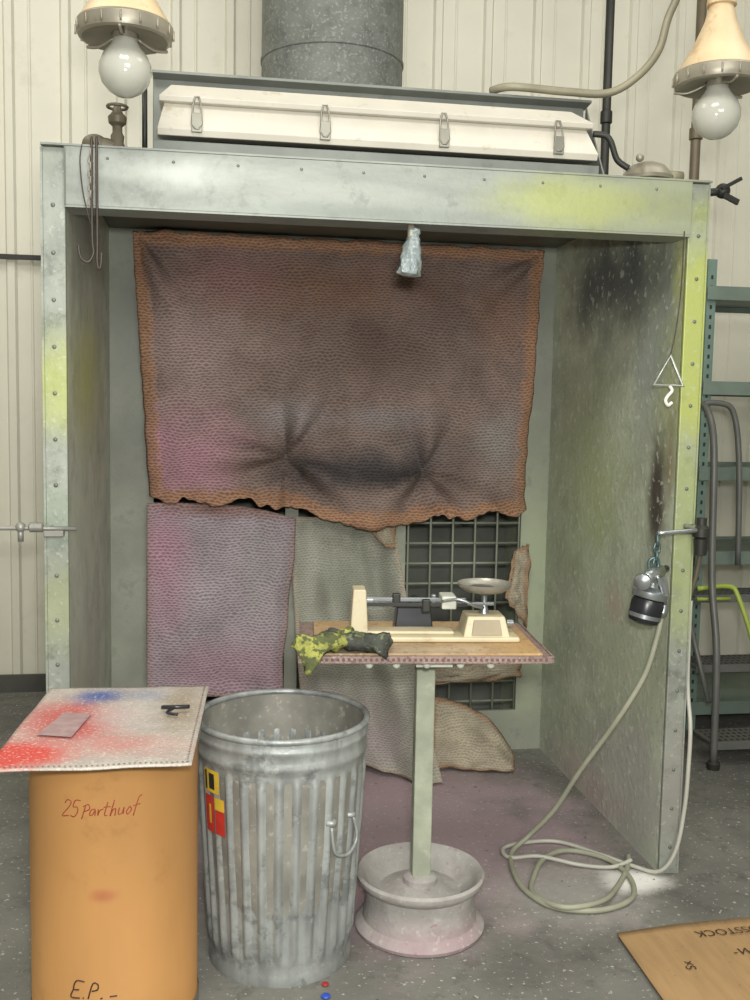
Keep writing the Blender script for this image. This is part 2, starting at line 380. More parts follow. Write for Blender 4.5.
# pendants
m_shade=mat('enamel_shade',"#cdb792",.45,0,.08,9,grime=("#a8805c",12,.54,.55))
m_galvl=mat('lamp_metal',"#9a9484",.4,.4,grime=("#7c6b52",14,.55,.6))
kb=NB('frosted_bulb'); kb.b.inputs['Base Color'].default_value=(.56,.56,.49,1); kb.b.inputs['Roughness'].default_value=.1
kb.b.inputs['Transmission Weight'].default_value=.25
m_bulb=kb.m
def pendant(x,y,z):
    P=top('pendant_lamp',(x,y,z))
    lathe('shade',[(.036,.335),(.042,.32),(.05,.285),(.085,.205),(.128,.135),(.134,.128),(.130,.126),(.082,.2),(.046,.282)],(x,y,z),m_shade,P,40,cap=False)
    lathe('rim_band',[(.122,.082),(.132,.086),(.136,.095),(.138,.105),(.138,.122),(.131,.13)],(x,y,z),m_galvl,P,40,cap=False)
    lathe('rim_disc',[(.122,.082),(.10,.09),(.07,.097),(.038,.10)],(x,y,z),m_galvl,P,40,cap=False)
    lathe('socket_neck',[(.025,.46),(.034,.44),(.036,.36),(.045,.35),(.047,.335),(.03,.33)],(x,y,z),m_shade,P,24)
    lathe('lamp_holder',[(.03,.33),(.03,.12),(.036,.115),(.036,.085),(.028,.08)],(x,y,z),m_galvl,P,24)
    lathe('bulb',[(1e-5,-.078),(.025,-.074),(.048,-.061),(.067,-.039),(.076,-.010),(.075,.013),(.065,.038),(.047,.06),(.036,.078),(.03,.095),(.028,.11)],(x,y,z),m_bulb,P,32)
    for k in range(3):
        a=k*2.09+.5
        tube(f'bracket_{k}',[(x+.134*math.cos(a),y+.134*math.sin(a),z+.08),(x+.09*math.cos(a),y+.09*math.sin(a),z+.075),(x+.037*math.cos(a),y+.037*math.sin(a),z+.095)],.005,m_galvl,P,6,3)
    V,F=merge([tubed([(x+.139*math.cos(a),y+.139*math.sin(a),z+.09),(x+.139*math.cos(a),y+.139*math.sin(a),z+.118)],.003,5) for a in [k*2*math.pi/16 for k in range(16)]])
    add('rim_teeth',V,F,m_galvl,P,True)
    tube('stem',[(x,y,z+.44),(x,y,5.38)],.011,m_galvl,P,10)
    return P
pendant(.268,-.2,2.635); pendant(2.115,-.2,2.625)

m_brass=mat('tarnished_brass',"#6b6454",.5,.4)
Vv=top('sprinkler_valve',(.2,.15,H))
lathe('base_flange',[(.055,0),(.055,.012),(.03,.02),(.02,.05),(.022,.07),(.016,.08),(.016,.1),(.028,.11),(.03,.13),(.016,.145),(.01,.17)],(.216,.13,H+.008),m_brass,Vv,20)
tube('elbow',[(.216,.13,2.49),(.17,.13,2.50),(.14,.13,2.48),(.13,.13,2.465)],.022,m_brass,Vv,10,4)
ball('elbow_nut',(.145,.13,2.50),.034,m_brass,Vv,(1.2,.8,.9))
tube('hand_wheel',[(.216+.032*math.cos(a/12*6.283),.13+.032*math.sin(a/12*6.283),2.62) for a in range(12)],.005,m_brass,Vv,6,closed=True)
tube('arm',[(.1,.13,2.475),(.2,.1,2.478),(.28,.11,2.475)],.012,m_brass,Vv,8,3)
Sk=top('upright_rod',(.30,.2,H)); tube('rod',[(.298,.2,H+.008),(.298,.2,2.73)],.009,m_dark,Sk)
lathe('rod_foot',[(.018,0),(.018,.02),(.011,.025),(.011,.05)],(.298,.2,H+.008),m_dark,Sk,14)

m_cond=mat('conduit_tan',"#85806c",.5,.2)
J=top('conduit_junction_box',(2.0,.12,H))
lathe('box_body',[(.085,0),(.09,.012),(.078,.03),(.06,.05),(.03,.062),(1e-5,.066)],(2.03,.12,H+.03),m_galvl,J,26)
lathe('box_foot',[(.03,0),(.03,.03)],(2.03,.12,H+.005),m_galvl,J,16)
tube('nipple',[(2.10,.12,H+.05),(2.16,.12,H+.05)],.02,m_cond,J,12)
tube('flex_up',[(1.96,.12,H+.07),(1.92,.13,2.55),(1.90,.14,2.61),(1.88,.15,2.635),(1.84,.16,2.64)],.011,m_dark,J,10,5)
ball('cap_bolt',(1.97,.05,H+.09),.014,m_galvl,J)
Cc=top('flexible_conduit',(1.75,.2,2.78))
tube('conduit_run',[(1.5,.28,2.80),(1.56,.22,2.80),(1.75,.2,2.79),(1.9,.18,2.79),(2.0,.16,2.85),(2.07,.16,2.94),(2.1,.16,3.05),(2.15,.16,3.2),(2.2,.16,3.6),(2.2,.16,5.35)],.014,m_cond,Cc,10,6)
Lv=top('air_shutoff_valve',(2.25,.05,2.42))
tube('valve_pipe',[(2.2,.03,2.43),(2.28,.03,2.44)],.014,m_dark,Lv); ball('valve_body',(2.27,.03,2.44),.026,m_dark,Lv)
box('valve_lever',2.25,2.33,.0,.012,2.455,2.468,m_dark,Lv,.002,rot=(-.5,'Y'))
box('valve_handle',2.26,2.32,.0,.012,2.40,2.42,m_dark,Lv,.002,rot=(.4,'Y'))
for x,y,n,r,m in ((2.46,1.62,'riser_pipe',.022,m_dark),(3.03,1.8,'wall_riser_pipe',.026,mat('brown_pipe',"#6f6552",.5,.3))):
    P=top(n,(x,y,0)); tube('pipe',[(x,y,0),(x,y,5.38)],r,m,P,14); lathe('coupling',[(r,0),(r*1.35,.005),(r*1.35,.06),(r,.065)],(x,y,3.1),m,P,14); lathe('floor_flange',[(r*2,0),(r*2,.01),(r,.015)],(x,y,0),m,P,14)

m_iron=mat('rusty_iron',"#4c4640",.5,.5)
Hk=top('hanging_hook_rods',(.15,-.05,2.4))
def shook(name,x,y,z0,z1,s):
    tube(name,[(x,y+.02,z0+.012),(x,y,z0+.016),(x,y-.006,z0),(x,y-.006,z1+.08),(x+.004*s,y-.006,z1+.03),(x-.012*s,y-.008,z1+.0),(x-.034*s,y-.008,z1+.012),(x-.042*s,y-.008,z1+.05)],.0045,m_iron,Hk,8,5)
shook('hook_a',.155,-.046,2.45,2.10,1); shook('hook_b',.17,-.046,2.45,2.08,-.3)
tube('wire_hook',[(.125,-.04,2.455),(.12,-.05,2.40),(.13,-.05,2.3),(.155,-.05,2.2)],.002,m_iron,Hk,6,4)
V,F=merge([tubed([( .152+.009*math.cos(a/8*6.28)*(i%2),-.052+.009*math.cos(a/8*6.28)*(1-i%2),2.43-.021*i+.014*math.sin(a/8*6.28)) for a in range(8)],.002,5,True) for i in range(8)])
add('chain',V,F,m_galvl,Hk,True)

kp=NB('clear_plastic'); kp.b.inputs['Base Color'].default_value=(.45,.53,.54,1); kp.b.inputs['Roughness'].default_value=.12; kp.b.inputs['Transmission Weight'].default_value=.5
kp.bump(kp.noise(60,3),.6,.01); m_pl=kp.m
Bg=top('plastic_wrapped_sprinkler_head',(1.16,.0,2.27))
tube('nipple',[(1.165,.0,2.268),(1.165,.0,2.20)],.012,m_galvl,Bg); lathe('sprinkler_deflector',[(.02,0),(.02,.004),(.008,.01),(.008,.03)],(1.165,0,2.175),m_galvl,Bg,14)
def bagf(r,z,a): return r*(1+.16*math.sin(a*5+z*60)+.1*math.sin(a*9-z*90))
lathe('plastic_bag',[(.014,.15),(.018,.14),(.013,.128),(.020,.115),(.028,.085),(.032,.05),(.036,.02),(.034,.0),(.018,-.006),(1e-5,-.004)],(1.16,0,2.108),m_pl,Bg,36,bagf,axis=(.12,0,1))

Tr=top('triangle_hanger_hook',(2.066,-.05,1.8)); m_tri=mat('triangle_steel',"#b9bcb4",.35,.4)
tube('triangle',[(2.066,-.05,1.865),(2.012,-.05,1.765),(2.118,-.05,1.762)],.006,m_tri,Tr,8,closed=True)
tube('s_hook',[(2.068,-.05,1.762),(2.078,-.05,1.745),(2.062,-.05,1.725),(2.056,-.05,1.71),(2.066,-.05,1.695),(2.08,-.05,1.705)],.006,mat('white_hook',"#e3e3da",.4),Tr,8,5)
tube('hanging_wire',[(2.066,-.05,1.865),(2.085,-.045,1.95),(2.10,-.04,2.1),(2.105,-.033,2.285)],.002,m_iron,Tr,6,4)

# ------------------------------------------------------------ spray gun + hose
m_blk=mat('gun_black',"#25272a",.3,.1); m_chr=mat('gun_chrome',"#a4a9ab",.3,.8); m_blue=mat('gun_blue',"#566b6c",.35,.5)
m_hose=mat('air_hose_green',"#9b9c88",.55,0,.12,8)
m_hosew=mat('air_hose_white',"#b5b4a8",.5,0,.1,8)
tube('gun_bracket_arm',[(2.165,-.02,1.275),(2.165,-.09,1.27),(2.14,-.11,1.268),(2.02,-.11,1.26)],.008,m_chr,B,8,4)
Gn=top('spray_gun',(2.0,-.1,1.1))
for i in range(4):
    z=1.235-.026*i
    tube(f'chain_link_{i}',[(2.02+.012*math.cos(a/8*6.283)*(1 if i%2 else .3),-.11+.012*math.cos(a/8*6.283)*(.3 if i%2 else 1),z+.018*math.sin(a/8*6.283)) for a in range(8)],.005,m_blue,Gn,6,closed=True)
ax=(.22,0,1)
lathe('cup',[(1e-5,-.004),(.03,-.002),(.05,.006),(.055,.02),(.056,.07),(.052,.085),(.045,.09)],(1.985,-.1,.948),m_blk,Gn,32,axis=ax)
lathe('cup_highlight_band',[(.0567,.02),(.0567,.034)],(1.985,-.1,.948),m_chr,Gn,32,cap=False,axis=ax)
lathe('cup_lid',[(.045,.088),(.058,.09),(.061,.097),(.061,.112),(.045,.122),(.024,.128),(.018,.145)],(1.985,-.1,.948),m_chr,Gn,28,axis=ax)
tube('gun_barrel',[(1.96,-.15,1.105),(2.0,-.12,1.12),(2.05,-.08,1.125)],.023,m_chr,Gn,14)
lathe('air_cap',[(.023,0),(.030,.008),(.028,.02),(.014,.028)],(1.955,-.157,1.105),m_chr,Gn,14,axis=(-.5,-.7,-.1))
tube('gun_grip',[(2.035,-.09,1.125),(2.062,-.08,1.08),(2.07,-.08,1.01),(2.06,-.085,.97)],.017,m_chr,Gn,10,3)
tube('trigger',[(2.01,-.14,1.12),(2.03,-.14,1.08),(2.05,-.13,1.02)],.007,m_chr,Gn,8,3)
tube('gun_knob',[(2.05,-.08,1.125),(2.085,-.055,1.13)],.012,m_blk,Gn,10)
tube('hanger_hook',[(2.0,-.1,1.135),(2.0,-.1,1.165),(2.02,-.105,1.175),(2.03,-.1,1.15)],.006,m_blue,Gn,8,4)
lathe('regulator_bowl',[(1e-5,0),(.022,.005),(.025,.06),(.02,.065),(.03,.07),(.03,.10),(.018,.11),(.018,.135)],(2.215,-.04,1.17),m_dark,B,18)
tube('regulator_pipe',[(2.165,-.02,1.27),(2.215,-.04,1.27),(2.225,-.03,1.22),(2.225,.0,1.10),(2.215,.03,1.0)],.009,m_brass,B,8,4)
Hs=top('air_hose_coil',(1.85,0,0))
tube('spray_air_hose',[(2.058,-.085,.958),(2.045,-.09,.90),(2.01,-.08,.76),(1.94,-.02,.58),(1.86,.1,.36),(1.80,.2,.17),(1.72,.25,.05),(1.64,.2,.013),(1.60,.05,.012),(1.60,-.1,.012),(1.66,-.22,.012),(1.8,-.26,.012),(1.94,-.2,.012),(2.0,-.06,.012),(1.98,.1,.012),(1.86,.19,.013),(1.74,.12,.022),(1.66,.0,.012),(1.62,-.12,.012),(1.68,-.25,.026),(1.82,-.23,.026),(1.92,-.12,.012),(2.02,.02,.012),(2.07,.12,.012)],.0095,m_hose,Hs,10,8)
tube('air_supply_hose',[(2.218,.02,1.0),(2.222,.02,.7),(2.22,-.02,.55),(2.215,-.03,.4),(2.205,-.035,.25),(2.17,-.05,.10),(2.12,-.03,.02),(2.05,.04,.012),(1.97,.14,.012),(1.85,.27,.012),(1.72,.28,.012),(1.62,.24,.012),(1.62,.16,.012),(1.72,.12,.03),(1.86,.07,.012),(1.97,.04,.012),(2.05,.05,.03)],.0075,m_hosew,Hs,10,8)

m_pipe=mat('grey_pipe',"#8e8d86",.45,.4)
Lp=top('air_line_pipe',(-.05,-.05,1.27))
tube('pipe',[(-3.95,-.045,1.28),(-.02,-.045,1.272),(.1,-.045,1.27)],.007,m_pipe,Lp)
lathe('union',[(.01,0),(.016,.004),(.016,.04),(.01,.045)],(-.045,-.045,1.275),m_pipe,Lp,12,axis=(1,0,0))
tube('drop_fitting',[(-.07,-.045,1.272),(-.07,-.045,1.23)],.009,m_pipe,Lp)
ball('clamp',(-.07,-.045,1.275),.016,m_pipe,Lp); tube('clamp_leg',[(.02,-.045,1.27),(.02,-.012,1.27)],.008,m_pipe,Lp)
box('pipe_clip',.0,.06,-.05,-.013,1.245,1.265,m_pipe,Lp,.002)

# ------------------------------------------------------------ table on wheel base
m_rim=mat('dusty_wheel',"#a5a19c",.75,.0,.14,8,blobs=[((1.2,-.4,0),(.4,.3,.12),"#a88c92",.7,.1),((1.1,-.3,.18),(.15,.2,.05),"#ab9a9c",.6),((1.25,-.25,.2),(.15,.15,.05),"#b5bbac",.6)],speck=[("#c6c2ba",45,.60,.4),("#94505f",30,.64,.4)],grime=("#7f7b75",10,.54,.4),bump=.3,bs=40)
m_tpost=mat('table_post_paint',"#a2a793",.6,.0,.15,9,grime=("#c3c5b4",18,.56,.6),bump=.15)
m_ttop=mat('table_tray',"#8f7c73",.6,.1,.15,12,speck=[("#5e4149",90,.55,.6),("#c9b7ae",80,.63,.6)],bump=.4,bs=120)
m_board=mat('table_board',"#a98d68",.8,0,.15,10,blobs=[((1.45,-.4,.96),(.2,.3,1),"#bb965f",.7),((.95,-.4,.96),(.25,.2,1),"#9a8a76",.8),((1.2,-.45,.96),(.3,.08,1),"#b9ac94",.6)],speck=[("#7a5a3c",60,.58,.5),("#d0c6b0",70,.62,.5)])
cx,cy=1.19,-.255
Tb=top('pedestal_table',(cx,cy,0))
lathe('wheel_rim_base',[(1e-5,.0),(.19,.0),(.205,.004),(.210,.016),(.202,.028),(.184,.04),(.178,.07),(.176,.11),(.182,.145),(.198,.158),(.206,.17),(.207,.182),(.200,.190),(.19,.184),(.178,.167),(.165,.147),(.13,.127),(.10,.132),(.075,.147),(.05,.148),(1e-5,.148)],(cx,cy,0),m_rim,Tb,64)
lathe('hub_collar',[(.055,0),(.055,.02),(.04,.03)],(cx,cy,.145),m_rim,Tb,24)
box('post',cx-.03,cx+.03,cy-.022,cy+.022,.16,.93,m_tpost,Tb,.004)
def tb(x,y,z,a=-.09):
    c,s=math.cos(a),math.sin(a); return Vector((1.165+x*c-y*s,-.285+x*s+y*c,z))
def tbox(name,x0,x1,y0,y1,z0,z1,m,p,bv=.002):
    V,F=boxd(x0,x1,y0,y1,z0,z1); V=[tb(*v) for v in V]; o=add(name,V,F,m,p); 
    if bv: bevel(o,bv)
    return o
tbox('tray',-.375,.365,-.235,.245,.938,.950,m_ttop,Tb)
tbox('tray_lip_front',-.375,.365,-.238,-.233,.934,.955,m_ttop,Tb,.001)
tbox('tray_lip_left',-.378,-.373,-.235,.245,.934,.955,m_ttop,Tb,.001)
tbox('tray_lip_right',.363,.368,-.235,.245,.934,.955,m_ttop,Tb,.001)
tbox('board',-.33,.34,-.21,.235,.950,.957,m_board,Tb)
V,F=merge([([tb(-.36+i*.016+dx,-.2395,.945+dz) for dx,dz in ((-.004,-.004),(.004,-.004),(.004,.004),(-.004,.004))],[(0,1,2,3)]) for i in range(45)])
add('lip_perforations',V,F,mat('perf_dark',"#6a4b4c",.8),Tb)
m_brk=mat('bracket_white',"#bfc1b5",.6)
tbox('bracket_flange',-.2,.22,-.20,-.17,.922,.937,m_brk,Tb); tbox('bracket_flange_back',-.2,.22,.1,.13,.915,.937,m_brk,Tb)
tbox('bracket_cross',-.03,.08,-.17,.12,.905,.925,m_brk,Tb)
for i,x in enumerate((-.17,-.09,.0,.1,.19)): 
    q=tb(x,-.185,.918); ball(f'bracket_bolt_{i}',q,.012,m_brk,Tb)

m_cream=mat('scale_cream',"#c3b899",.45,0,.06,9,grime=("#9a8460",14,.56,.5))
Sc=top('triple_beam_balance',(1.2,-.27,.957))
def sb(name,x0,x1,y0,y1,z0,z1,m,bv=.004): return tbox(name,x0,x1,y0,y1,z0,z1,m,Sc,bv)
sb('base_plate',-.20,.30,-.08,.05,.958,.975,m_cream,.006)
sb('base_rib',-.18,.10,-.05,.02,.975,.987,m_cream,.005)
def taper(name,x0,x1,y0,y1,z0,z1,ins,m,p=Sc,insl=None):
    V,F=boxd(x0,x1,y0,y1,z0,z1)
    V=[(v[0]+((ins if v[0]==x0 else -ins) if i>=4 else 0),v[1]+((ins if v[1]==y0 else -ins) if i>=4 else 0),v[2]) for i,v in enumerate(V)]
    return bevel(add(name,[tb(*v) for v in V],F,m,p),.004)
taper('left_upright',-.222,-.165,-.06,.04,.958,1.115,.009,m_cream)
taper('right_pedestal',.125,.27,-.075,.06,.972,1.035,.015,m_cream)
taper('pedestal_recess',.15,.245,-.079,-.06,.98,1.027,.008,mat('scale_recess',"#a2957a",.5))
for i,(y,z) in enumerate(((-.04,1.068),(-.01,1.078),(.02,1.072))):
    sb(f'beam_{i}',-.17,.14,y-.003,y+.003,z-.006,z+.006,m_dark if i!=1 else m_chr,.001)
sb('beam_pointer',-.2,-.15,-.02,.0,1.066,1.078,m_chr,.001)
sb('beam_head',.06,.105,-.05,.03,1.055,1.095,m_brk,.004); sb('poise_a',.0,.025,-.048,-.03,1.045,1.085,m_dark); sb('poise_b',-.09,-.065,-.02,0,1.055,1.098,m_dark); sb('poise_c',.035,.05,.01,.03,1.05,1.09,m_chr)
taper('damper_box',-.075,.05,.06,.14,.958,1.05,.010,m_blk)
ball('damper_knob',tb(-.01,.1,1.052),.02,m_blk,Sc)
sb('pan_yoke',.08,.23,-.012,.008,1.06,1.07,m_chr,.002)
lathe('pan_stem',[(.018,0),(.012,.02),(.009,.03),(.009,.06),(.03,.07)],tb(.2,0,1.03),m_chr,Sc,18)
m_pan=mat('steel_pan',"#a6a397",.35,.4)
lathe('pan',[(1e-5,.0),(.04,.0),(.062,.006),(.078,.018),(.082,.026),(.085,.026),(.081,.014),(.062,.0),(.04,-.004),(1e-5,-.004)][::-1],tb(.2,0,1.105),m_pan,Sc,40)
lathe('pan_weight_hook',[(.04,0),(.042,.01),(.03,.014)],tb(.19,0,1.108),m_chr,Sc,20)
lathe('zero_knob',[(.012,0),(.012,.02)],tb(.27,-.01,1.005),m_chr,Sc,14,axis=(1,0,0))
tube('beam_bow',[tb(.06,-.05,1.08),tb(.11,-.07,1.09),tb(.16,-.07,1.07),tb(.19,-.04,1.06)],.005,m_chr,Sc,8,4)

def glove(name,org,ang,m,curl,s=1,flip=1,droop=0,seed=0):
    G=top(name,org)
    ca,sa=math.cos(ang),math.sin(ang)
    def T(p):
        x,y,z=p; y*=flip
        v=Vector((org[0]+s*(x*ca-y*sa),org[1]+s*(x*sa+y*ca),org[2]+s*z))
        v+=.009*s*Vector((N3(v.x*22,v.y*22,seed),N3(v.x*22,v.y*22,seed+4),N3(v.x*22,v.y*22,seed+8)))
        loc=tb(0,0,0); a=-.09; dy=-(v.x-loc.x)*math.sin(a)+(v.y-loc.y)*math.cos(a)
        over=max(0,-.235-dy-.012); v.z-=over*1.3; v.y+=over*.75
        return v
    parts=[]
    secs=[(-.11,.050,.020),(-.105,.058,.030),(-.085,.054,.032),(-.065,.045,.026),(-.05,.042,.028),(-.02,.047,.026),(.01,.052,.030),(.03,.05,.024),(.055,.044,.016),(.06,.03,.008)]
    V=[];n=28
    for x,wy,wz in secs:
        for k in range(n):
            a=2*math.pi*k/n; V.append(T((x+.006*math.sin(a*3),wy*math.cos(a)*(1+.07*math.sin(a*4+x*60)),.034+wz*math.sin(a)*(1+.16*math.sin(a*5+x*80)))))
    F=[(i*n+k,i*n+(k+1)%n,(i+1)*n+(k+1)%n,(i+1)*n+k) for i in range(len(secs)-1) for k in range(n)]
    F.append(tuple((len(secs)-1)*n+k for k in range(n))); F.append(tuple(range(n))[::-1])
    parts.append((V,F))
    for i,(y,L) in enumerate(((-.036,.062),(-.012,.075),(.013,.07),(.035,.052))):
        c=curl[i]
        P=[(.04,y,.03),(.055+L*.3,y*1.2,.036+.022*c),(.055+L*.65,y*1.5,.034+.02*c),(.055+L*(1-.45*c),y*1.6,.018)]
        parts.append(tubed([T(q) for q in smoothpts(P,4)],.0115*s,10,rf=lambda t:.0135*s*(1-.25*t)*(1 if t<.97 else .5)))
    P=[(-.01,-.03,.03),(.01,-.06,.036),(.035,-.08,.034),(.055,-.085,.022)]
    parts.append(tubed([T(q) for q in smoothpts(P,4)],.013*s,10,rf=lambda t:.0155*s*(1-.2*t)*(1 if t<.97 else .5)))
    V,F=merge(parts)
    return add('glove_body',V,F,m,G,True)
m_gy=mat('glove_yellow_green',"#94964a",.85,0,.3,30,speck=[("#3f4630",26,.48,.85)],bump=.6,bs=120)
m_gb=mat('glove_black',"#3d4038",.85,0,.3,40,speck=[("#7c8264",45,.56,.6)],bump=.6,bs=120)
glove('work_glove',(.935,-.455,.958),2.75,m_gb,(.8,.5,.6,.9),.92,1,0,1)
glove('work_glove',(.86,-.47,.962),.5,m_gy,(.5,.9,.6,.4),.9,-1,0,7)

# ------------------------------------------------------------ trash can
m_can=mat('galvanized_can',"#9da19e",.42,.3,.24,14,stretch=(1,1,.35),grime=("#656a69",11,.5,.7),speck=[("#bbbfbb",35,.62,.4)],bump=.12,bs=50)
m_cin=mat('can_interior',"#85837a",.6,.15,.2,10,speck=[("#b9b6ab",40,.60,.4)])
Cn=top('trash_can',(.735,-.34,0)); cc=(.735,-.34,0); KS=1.05
def rz(z): return (.202+(.243-.202)*z/.70)
def flute(r,z,a):
    e=min(1,max(0,(z-.06)/.03))*min(1,max(0,(.60-z)/.03))
    return r+e*(.0075*max(-.4,math.cos(a*30))) if r>.19 else r
prof=[(1e-5,.02),(.19,.02),(.197,.0),(.206,.0),(.208,.01),(.206,.03),(.203,.045)]+[(rz(z),z) for z in [.06,.07,.08,.09,.2,.3,.4,.5,.57,.58,.59,.60,.61]]+[(.245,.62),(.246,.63),(.242,.64),(.242,.66),(.247,.667),(.247,.675),(.243,.682),(.244,.70)]
prof_i=[(.238,.70),(.237,.62),(.225,.4),(.2,.05),(1e-5,.05)]
def KP(pr): return [(r*KS,z*KS) for r,z in pr]
lathe('can_body',KP(prof),cc,m_can,Cn,360,lambda r,z,a:flute(r/KS,z/KS,a)*KS,cap=False)
lathe('can_interior',KP(prof_i),cc,m_cin,Cn,64,cap=False)
tube('rolled_rim',[(cc[0]+KS*.243*math.cos(a/64*2*math.pi),cc[1]+KS*.243*math.sin(a/64*2*math.pi),.703*KS) for a in range(64)],.0095,m_can,Cn,10,closed=True)
def cp(a,r,z): return (cc[0]+r*KS*math.sin(a),cc[1]-r*KS*math.cos(a),z*KS)
tube('bail_handle',[cp(.53,.240,.45),cp(.53,.25,.40),cp(.57,.252,.375),cp(.72,.255,.365),cp(.87,.252,.38),cp(.92,.25,.41),cp(.9,.240,.455)],.005,m_can,Cn,8,4)
for i,a in enumerate((.55,.9)):
    tube(f'handle_ear_{i}',[cp(a-.05,.228,.46),cp(a,.240,.46),cp(a+.05,.228,.46)],.009,m_can,Cn,8,4)
tube('bail_handle_far',[cp(-2.77,.24,.45),cp(-2.6,.255,.37),cp(-2.43,.24,.45)],.006,m_can,Cn,8,4)
def patch(name,a0,a1,z0,z1,m,dr=.009):
    n=8;V=[];F=[]
    for i in range(n+1):
        a=a0+(a1-a0)*i/n
        for z in (z0,z1): V.append(cp(a,rz(z)+dr,z))
    for i in range(n): F.append((2*i,2*i+2,2*i+3,2*i+1))
    return add(name,V,F,m,Cn,True)
m_yel=mat('label_yellow',"#d1b03a",.5,0,.1,30); m_red=mat('label_red',"#bb372d",.5,0,.1,30); m_kb=mat('label_black',"#2a2a2a",.5,0,.03)
patch('label_top',-1.12,-.84,.535,.60,m_yel); patch('label_glyph',-1.02,-.92,.545,.59,m_kb,.0097); patch('label_glyph_b',-1.10,-1.06,.54,.595,m_kb,.0097)
patch('label_left',-1.12,-.95,.42,.525,m_red); patch('label_right',-.93,-.77,.42,.525,m_red); patch('label_right_band',-.93,-.77,.49,.525,m_yel,.0097);patch('label_left_glyph',-1.04,-1.0,.445,.50,m_yel,.0097)

# ------------------------------------------------------------ fiber drum + sheet
m_drum=mat('fibre_drum',"#b5854e",.7,0,.08,4,stretch=(1,1,.3),blobs=[((.25,-.79,.42),(.05,.2,.025),"#a2553a",.6),((.3,-.75,.02),(.4,.3,.12),"#9a6d3b",.5)],grime=("#9c7240",8,.56,.5))
Dr=top('fiber_drum',(.262,-.56,0)); dc=(.262,-.56)
lathe('drum_body',[(1e-5,.0),(.222,.0),(.226,.004),(.226,.03),(.2235,.034),(.2235,.735),(.226,.74),(.228,.775),(.224,.785),(1e-5,.785)],(dc[0],dc[1],0),m_drum,Dr,72)
m_band=mat('drum_band',"#8d8a80",.4,.6)
lathe('drum_top_band',[(.229,.752),(.2315,.756),(.2315,.78),(.227,.787)],(dc[0],dc[1],0),m_band,Dr,72,cap=False)
lathe('drum_bottom_band',[(.2265,.0),(.2285,.004),(.2285,.03),(.2265,.034)],(dc[0],dc[1],0),m_band,Dr,72,cap=False)
def dpt(x,z):
    a=x/.2240; return (dc[0]+.2238*math.sin(a),dc[1]-.2238*math.cos(a),z)
def scribble(name,strokes,x0,z0,s,m,slant=0,r=.0014):
    ps=[]
    for st in strokes:
        P=[dpt(x0+(x+y*.25)*s,z0+y*s+slant*x*s) for x,y in st]
        ps.append(tubed(smoothpts(P,4),r,6))
    V,F=merge(ps); add(name,V,F,m,Dr,True)
m_ink=mat('marker_ink',"#8f3a2a",.6,0,.1); m_ink2=mat('marker_dark',"#3c2a20",.6,0,.1)
scribble('handwriting',[[(0,.8),(.15,1),(.4,.9),(.35,.6),(0,0),(.45,.05)],[(.98,1),(.65,1),(.6,.6),(.85,.6),(.95,.3),(.8,0),(.55,.05)],
 [(1.3,-.1),(1.35,.7)],[(1.22,.65),(1.5,.78),(1.62,.5),(1.36,.35)],[(1.98,.5),(1.75,.45),(1.72,.15),(1.88,.15),(1.98,.45),(2.04,.1)],[(2.15,.5),(2.2,.1),(2.25,.4),(2.45,.5)],
 [(2.6,.9),(2.58,.15),(2.75,.1)],[(2.42,.6),(2.82,.62)],[(2.95,1),(2.92,.05),(3.0,.4),(3.15,.45),(3.2,.05)],[(3.35,.5),(3.38,.12),(3.58,.15),(3.62,.5),(3.66,.1)],
 [(3.95,.5),(3.82,.2),(3.95,.05),(4.1,.3),(3.95,.5)],[(4.55,1.05),(4.38,.95),(4.3,-.1)],[(4.15,.5),(4.55,.55)]],-.118,.625,.043,m_ink,.02)
scribble('handwriting_low',[[(.55,1),(.05,1),(.0,.5),(.35,.5)],[(.0,.5),(-.05,0),(.5,.0)],[(.7,.0),(.72,.05)],[(1.0,0),(1.05,.9),(1.35,.85),(1.4,.55),(1.1,.45)],[(1.7,.0),(1.8,.05)],[(2.2,.1),(2.6,.12)]],-.095,.145,.045,m_ink2,.0,.002)
m_sheet=mat('perforated_sheet',"#b6aea5",.6,.0,.1,14,
  blobs=[((.12,-.55,.8),(.2,.4,1),"#c04b46",.9,.1),((.02,-.8,.8),(.2,.14,1),"#cf4237",.95,.4),((.3,-.75,.8),(.22,.14,1),"#c5857d",.8),((.19,-.30,.8),(.13,.12,1),"#3f5a9c",.95,.15),((.27,-.5,.8),(.12,.16,1),"#c0b0ae",.7),((.44,-.45,.8),(.09,.4,1),"#9a8972",.8),((.33,-.3,.8),(.1,.1,1),"#8f9bb5",.5)],
  speck=[("#dcd8d1",95,.57,.5),("#73675f",110,.60,.5)],bump=.4,bs=160)
Sh=top('paint_stained_sheet',(.25,-.56,.79))
A=Vector((-.01,-.905,.80));Bc=Vector((.475,-.905,.80));C=Vector((.515,-.215,.80));Dd=Vector((.04,-.20,.80))
def shf(u,v):
    p=(A*(1-u)+Bc*u)*(1-v)+(Dd*(1-u)+C*u)*v
    return p+Vector((0,0,.004*N3(u*3,v*3)))
cloth('sheet',shf,40,50,m_sheet,Sh,.004,.5,.7)
def on(u,v,dz=.006): return shf(u,v)+Vector((0,0,dz))
add('grey_tape',[on(.14,.34),on(.33,.31),on(.36,.60),on(.2,.62)],[(0,1,2,3)],mat('grey_tape',"#a58a8a",.5,0,.15,30),Sh)
V=[];F=[]
for i in range(38):
    for (u,v) in ((.02+.96*i/37,.02),(.975,.02+.96*i/37)):
        n=len(V); 
        for du,dv in ((-.005,-.004),(.005,-.004),(.005,.004),(-.005,.004)): V.append(on(u+du,v+dv,.003))
        F.append((n,n+1,n+2,n+3))
add('edge_perforations',V,F,mat('perf_hole',"#6c5b55",.8),Sh)
tube('scrap_blade',[(.385,-.47,.812),(.42,-.49,.818),(.46,-.48,.815)],.006,m_blk,Sh,8,4)
